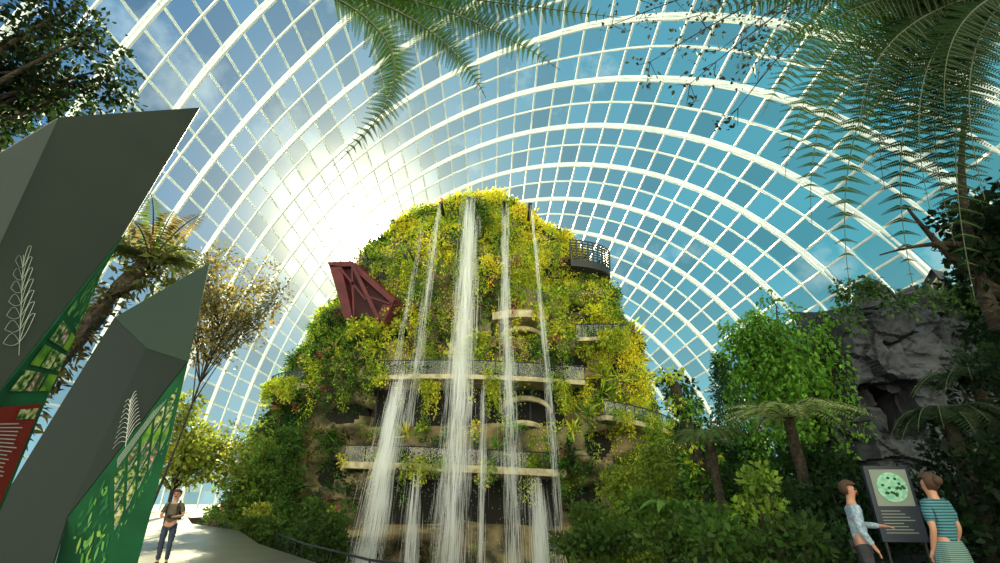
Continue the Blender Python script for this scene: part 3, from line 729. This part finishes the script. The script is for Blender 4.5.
C1,C2,C3,C4=plane3(B_R,B3,pe,[(170,440),(128,600),(122,660),(30,660)])
o=mesh('poster_panel',[B_R,C1,C2,C3,C4,B3],[(0,1,2,5),(2,3,4,5)],'green',eb); s=o.modifiers.new('s','SOLIDIFY'); s.thickness=.02; s.offset=0
qb=[B3,B_R,C1,plane3(B_R,B3,pe,[(80,610)])[0]]
leafprint(qb,.02,.3,.1,.98,90,.07,eb,.022,1.4)
leafprint(qb,.36,.98,.88,.99,40,.04,eb,.022,1.4)
for i in range(5):
    for j in range(3):
        s0=.36+.12*i; t0=.2+.22*j
        patch('photo_print',qb,s0,s0+.09,t0,t0+.14,('photo_mix','lime','photo_mix','photo_pink','photo_mix')[(i*3+j*2)%5],eb,.03)
        for k in range(3): patch('text_line',qb,s0,s0+.08-.02*k,t0+.15+.015*k,t0+.156+.015*k,'white',eb,.03)
for k in range(5): patch('text_line',qb,.38,.7+.03*k,.06+.022*k,.067+.022*k,'white',eb,.03)
leafdraw(plane3(B2,B_R,B3,[(100,440),(150,385),(150,430),(100,480)]),.55,.9,.65,-.1,eb,11,.0026,.3,'white',False)
# ------------------------------------------------------------ right info sign
YS=10.3
x0,x1=W(872,500,YS).x,W(914,500,YS).x
gz=.02+.07*((x0+x1)/2-4)
es=empty('information_sign',((x0+x1)/2,YS,gz),'freestanding dark navy information board with round pale green plant graphic','sign')
zb,zt=W(895,542,YS).z,W(895,466,YS).z
box('board',((x0+x1)/2,YS,(zb+zt)/2),(x1-x0,.08,zt-zb),'navy',es,rot=-.1)
def sp(a,b,off=.06):
    c=math.cos(-.1); s_=math.sin(-.1); X=(a-.5)*(x1-x0); return Vector(((x0+x1)/2+X*c+off*s_, YS+X*s_-off*c, zb+b*(zt-zb)))
def srect(n,a0,a1,b0,b1,m,off): mesh(n,[sp(a0,b0,off),sp(a1,b0,off),sp(a1,b1,off),sp(a0,b1,off)],[(0,1,2,3)],m,es)
srect('printed_sheet',.1,.93,.46,.95,'line',.05)
mesh('round_emblem',[sp(.52+.34*math.cos(a),.71+.2*math.sin(a),.062) for a in [2*math.pi*i/28 for i in range(28)]],[tuple(range(28))],'palegreen',es)
V,F=[],[]
for k in range(16):
    a=random.random()*6.28; r=random.random()**.5*.26; cx,cy=.52+r*math.cos(a),.71+r*.55*math.sin(a)
    b=len(V); V+=[sp(cx+.035*math.cos(t_)*(1+.3*random.random()),cy+.02*math.sin(t_),.066+.0002*k) for t_ in [2*math.pi*i/9 for i in range(9)]]; F.append(tuple(range(b,b+9)))
mesh('emblem_leafwork',V,F,'green',es)
for k in range(8): srect('text_line',.12,.55+.09*(k%4),.39-.04*k,.401-.04*k,'line',.056)
for s_ in(.08,.92): v,f=tube([Vector((sp(s_,0,0).x,sp(s_,0,0).y,gz)),sp(s_,.1,0)],.03,6); mesh('leg',v,f,'darkmetal',es)
# ------------------------------------------------------------ people
def cm(name,c,**k): M[name]=mat(name,c,.8,**k); return name
def skin(name,par,verts,edges,m,sub=2,root=0,sculpt=None):
    me=bpy.data.meshes.new(name); me.from_pydata([v[:3] for v in verts],edges,[]); me.materials.append(M[m])
    o=bpy.data.objects.new(name,me); LINK(o); o.modifiers.new('k','SKIN').use_smooth_shade=True
    for i,v in enumerate(verts):
        me.skin_vertices[0].data[i].radius=(v[3],v[4] if len(v)>4 else v[3]); me.skin_vertices[0].data[i].use_root=(i==root)
    s=o.modifiers.new('s','SUBSURF'); s.levels=sub; s.render_levels=sub
    dg=bpy.context.evaluated_depsgraph_get(); dg.update(); m2=bpy.data.meshes.new_from_object(o.evaluated_get(dg)); o.modifiers.clear(); o.data=m2
    if sculpt: sculpt(m2)
    m2.polygons.foreach_set('use_smooth',[True]*len(m2.polygons))
    if not m2.materials: m2.materials.append(M[m])
    o.parent=par; return o
def wrinkle(me):
    for q in me.vertices:
        c=q.co; f=noise.noise(Vector((c.x*9,c.y*9,c.z*22)))*.014; d=Vector((c.x,c.y,0)); 
        if d.length>.01: q.co=c+d.normalized()*f
def ell(name,par,c,r,m,keep=None,seg=20,rough=0):
    vs=[];fs=[]; rr=seg//2
    for j in range(rr+1):
        for i in range(seg):
            a=2*math.pi*i/seg;b=math.pi*j/rr; k=1+rough*noise.noise(Vector((math.cos(a)*3,math.sin(a)*3,b*4)))
            vs.append((c[0]+k*r[0]*math.sin(b)*math.cos(a),c[1]+k*r[1]*math.sin(b)*math.sin(a),c[2]+k*r[2]*math.cos(b)))
    for j in range(rr):
        for i in range(seg):
            f=(j*seg+i,j*seg+(i+1)%seg,(j+1)*seg+(i+1)%seg,(j+1)*seg+i)
            if keep is None or all(keep(vs[k]) for k in f): fs.append(f)
    me=bpy.data.meshes.new(name); me.from_pydata(vs,[],fs); me.materials.append(M[m]); me.polygons.foreach_set('use_smooth',[True]*len(fs))
    o=bpy.data.objects.new(name,me); LINK(o); o.parent=par
    s=o.modifiers.new('s','SOLIDIFY'); s.thickness=.012
    return o
def person(loc,rot,label,elbL,wrL,elbR,wrR,shirt,trous,hair,shoe,sleeve=.5,female=False,scale=1,long_leg=True,skirt=False):
    e=empty('person',loc,label,'person'); e.rotation_euler=(0,0,rot); e.scale=(scale,)*3
    sh=.155 if female else .185
    v=[(0,0,.95,.115,.1),(0,0,1.12,.105,.09),(0,.0,1.32,.125,.1),(0,-.01,1.46,.07),(0,.0,1.53,.055),(0,.015,1.6,.072),(0,.015,1.67,.088),(0,0,1.74,.06)]
    ed=[(0,1),(1,2),(2,3),(3,4),(4,5),(5,6),(6,7)]
    def chain(st,lst):
        prev=st
        for q in lst: v.append(q); ed.append((prev,len(v)-1)); prev=len(v)-1
        return prev
    def V3(a,b,t): return tuple(a[i]+(b[i]-a[i])*t for i in range(3))
    arms={}
    for sx,el,wr in((-1,elbL,wrL),(1,elbR,wrR)):
        shp=(sx*sh,0,1.42); k=chain(2,[(*shp,.058),(*V3(shp,el,.5),.047),(*el,.038),(*V3(el,wr,.5),.035),(*wr,.024)])
        d=(Vector(wr)-Vector(el)).normalized(); palm=Vector(wr)+d*.05; pk=chain(k,[(*palm,.03)])
        sd=d.cross(Vector((0,0,1)) if abs(d.z)<.8 else Vector((0,1,0))).normalized(); nn=d.cross(sd)
        for q,(o_,l) in enumerate(((-.027,.055),(-.009,.07),(.009,.075),(.027,.065))):
            b=palm+d*.03+sd*o_; m_=b+d*l*.5+nn*.006; t_=b+d*l+nn*.02; chain(pk,[(*b,.0095),(*m_,.0085),(*t_,.0075)])
        b=palm-sd*.03; chain(pk,[(*(b-sd*.008),.011),(*(b-sd*.018+d*.035),.009)])
        arms[sx]=(shp,el,wr)
    for sx in(-1,1):
        chain(0,[(sx*.09,0,.88,.085),(sx*.1,.01,.68,.072),(sx*.1,.02,.5,.052),(sx*.1,0,.32,.05),(sx*.1,-.02,.1,.036),(sx*.11,.02,.045,.036),(sx*.115,.13,.035,.03)])
    def sc(me):
        for q in me.vertices:
            c=q.co
            if c.z>1.54:
                if c.y>0.03:
                    c.y+=.028*math.exp(-((c.x/.016)**2+((c.z-1.645)/.022)**2)); c.y-=.008*math.exp(-(((abs(c.x)-.032)/.015)**2+((c.z-1.672)/.012)**2)); c.y+=.006*math.exp(-((c.x/.025)**2+((c.z-1.61)/.008)**2))
                s_=1 if c.x>0 else -1
                if abs(c.x)>.05: c.x+=s_*.02*math.exp(-(((c.y-.0)/.016)**2+((c.z-1.655)/.025)**2))
    skin('body',e,v,ed,'skin',3,0,sc)
    g=.016; t=sleeve
    v2=[(0,0,.92,.135,.12),(0,0,1.12,.125+g,.11),(0,0,1.32,.135+g,.115),(0,-.005,1.45,.085)]; e2=[(0,1),(1,2),(2,3)]
    for sx in(-1,1):
        shp,el,wr=arms[sx]; prev=2
        lst=[(*shp,.075)]
        if t<=.6: lst+=[(*V3(shp,el,.4),.066),(*V3(shp,el,.75),.064)]
        else: lst+=[(*V3(shp,el,.5),.062),(*el,.052),(*V3(el,wr,.5),.047),(*V3(el,wr,.9),.036)]
        for q in lst: v2.append(q); e2.append((prev,len(v2)-1)); prev=len(v2)-1
    skin('shirt',e,v2,e2,shirt,3,0,wrinkle)
    if skirt:
        vs=[];n=28
        for j,(z,r) in enumerate(((1.0,.15),(.9,.18),(.75,.2),(.55,.235))):
            for i in range(n): a=2*math.pi*i/n; rr=r*(1+.05*j*.5*math.sin(7*a)); vs.append((rr*math.cos(a),rr*.85*math.sin(a),z))
        fs=[(j*n+i,j*n+(i+1)%n,(j+1)*n+(i+1)%n,(j+1)*n+i) for j in range(3) for i in range(n)]
        me=bpy.data.meshes.new('skirt'); me.from_pydata(vs,[],fs); me.materials.append(M[trous]); o=bpy.data.objects.new('skirt',me); LINK(o); o.parent=e
        o.modifiers.new('s','SOLIDIFY').thickness=.01
    else:
        v3=[(0,0,.97,.132,.118)];e3=[]
        for sx in(-1,1):
            prev=0
            for q in [(sx*.09,0,.88,.1),(sx*.1,.01,.68,.085),(sx*.1,.02,.5,.068),(sx*.1,0,.32,.064),(sx*.1,-.02,.11,.056)][:5 if long_leg else 3]:
                v3.append(q); e3.append((prev,len(v3)-1)); prev=len(v3)-1
        skin('trousers',e,v3,e3,trous,3,0,wrinkle)
    for sx in(-1,1): skin('shoe',e,[(sx*.1,-.05,.05,.05),(sx*.11,.05,.045,.047),(sx*.117,.15,.035,.038)],[(0,1),(1,2)],shoe,2)
    ell('hair',e,(0,-.005,1.69),(.098,.11,.105),hair,keep=lambda p:(p[2]>1.715) or (p[1]<-.005 and p[2]>(1.5 if female else 1.6)),seg=32,rough=.12)
    if female: ell('hair_bun',e,(0,-.12,1.7),(.045,.045,.05),hair)
    for sx in(-1,1): ell('eye',e,(sx*.032,.088,1.672),(.012,.01,.007),'darkmetal',seg=8)
    ell('mouth',e,(0,.1,1.613),(.022,.008,.005),'red',seg=8)
    return e
cm('light_blue_check_shirt',(.16,.25,.34),noise_s=30,col2=(.34,.42,.5)); cm('teal_stripe_shirt',(.008,.04,.07),stripe=9,col2=(.05,.2,.22)); cm('olive_shirt',(.08,.07,.04)); cm('navy_jeans',(.02,.03,.06)); cm('brown_hair',(.05,.022,.01)); cm('dark_trousers',(.025,.025,.03)); cm('dark_shoe',(.02,.015,.012)); cm('teal_print_skirt',(.012,.08,.1),stripe=14,col2=(.15,.22,.18)); cm('backpack_black',(.015,.015,.015))
pm=W(850,497,8.0)
p=person((pm.x,8.0,.02+.07*(pm.x-4)),math.radians(-112),'person in pale blue checked shirt, one arm reaching forward',(-.22,.1,1.17),(-.14,.34,1.16),(.24,-.02,1.13),(.24,.1,.9),'light_blue_check_shirt','dark_trousers','brown_hair','dark_shoe',sleeve=1,scale=.96)
pw=W(927,478,6.9)
person((pw.x,6.9,.02+.07*(pw.x-4)),math.radians(12),'person in teal striped top and patterned skirt looking up',(-.2,-.04,1.13),(-.18,.06,.89),(.21,-.03,1.13),(.2,.1,.9),'teal_stripe_shirt','teal_print_skirt','brown_hair','dark_shoe',sleeve=.5,female=True,scale=.98,skirt=True)
pl_=W(176,500,14.5)
p=person((pl_.x,14.5,0),math.radians(195),'person in olive T-shirt with backpack holding a camera',(-.26,.02,1.14),(-.07,.24,1.12),(.26,.02,1.14),(.07,.24,1.12),'olive_shirt','navy_jeans','brown_hair','dark_shoe',sleeve=.5)
def child_box(name,c,s,m,par):
    o=box(name,c,s,m); o.parent=par; b=o.modifiers.new('b','BEVEL'); b.width=.015; b.segments=3; return o
for sx in(-1,1):
    V,F=tube([(sx*.11,-.15,1.1),(sx*.12,-.13,1.42),(sx*.12,.0,1.51),(sx*.12,.14,1.38),(sx*.13,.1,1.12),(sx*.13,-.1,1.08)],.02,5)
    me=bpy.data.meshes.new('backpack_strap'); me.from_pydata([tuple(v) for v in V],[],F); me.materials.append(M['backpack_black']); o=bpy.data.objects.new('backpack_strap',me); LINK(o); o.parent=p
child_box('backpack_bag',(0,-.22,1.25),(.3,.16,.42),'backpack_black',p)
RZ=Matrix.Rotation(math.radians(195),3,'Z')
cc=Vector((pl_.x,14.5,0))+RZ@Vector((0,.33,1.14))
ce=empty('camera_body',cc,'small black camera held in both hands','camera'); 
box('casing',cc,(.13,.07,.09),'backpack_black',ce,rot=math.radians(195)); 
V,F=tube([cc,cc+RZ@Vector((0,.12,0))],.032,12); mesh('camera_lens',V,F,'darkmetal',ce)
print('done')
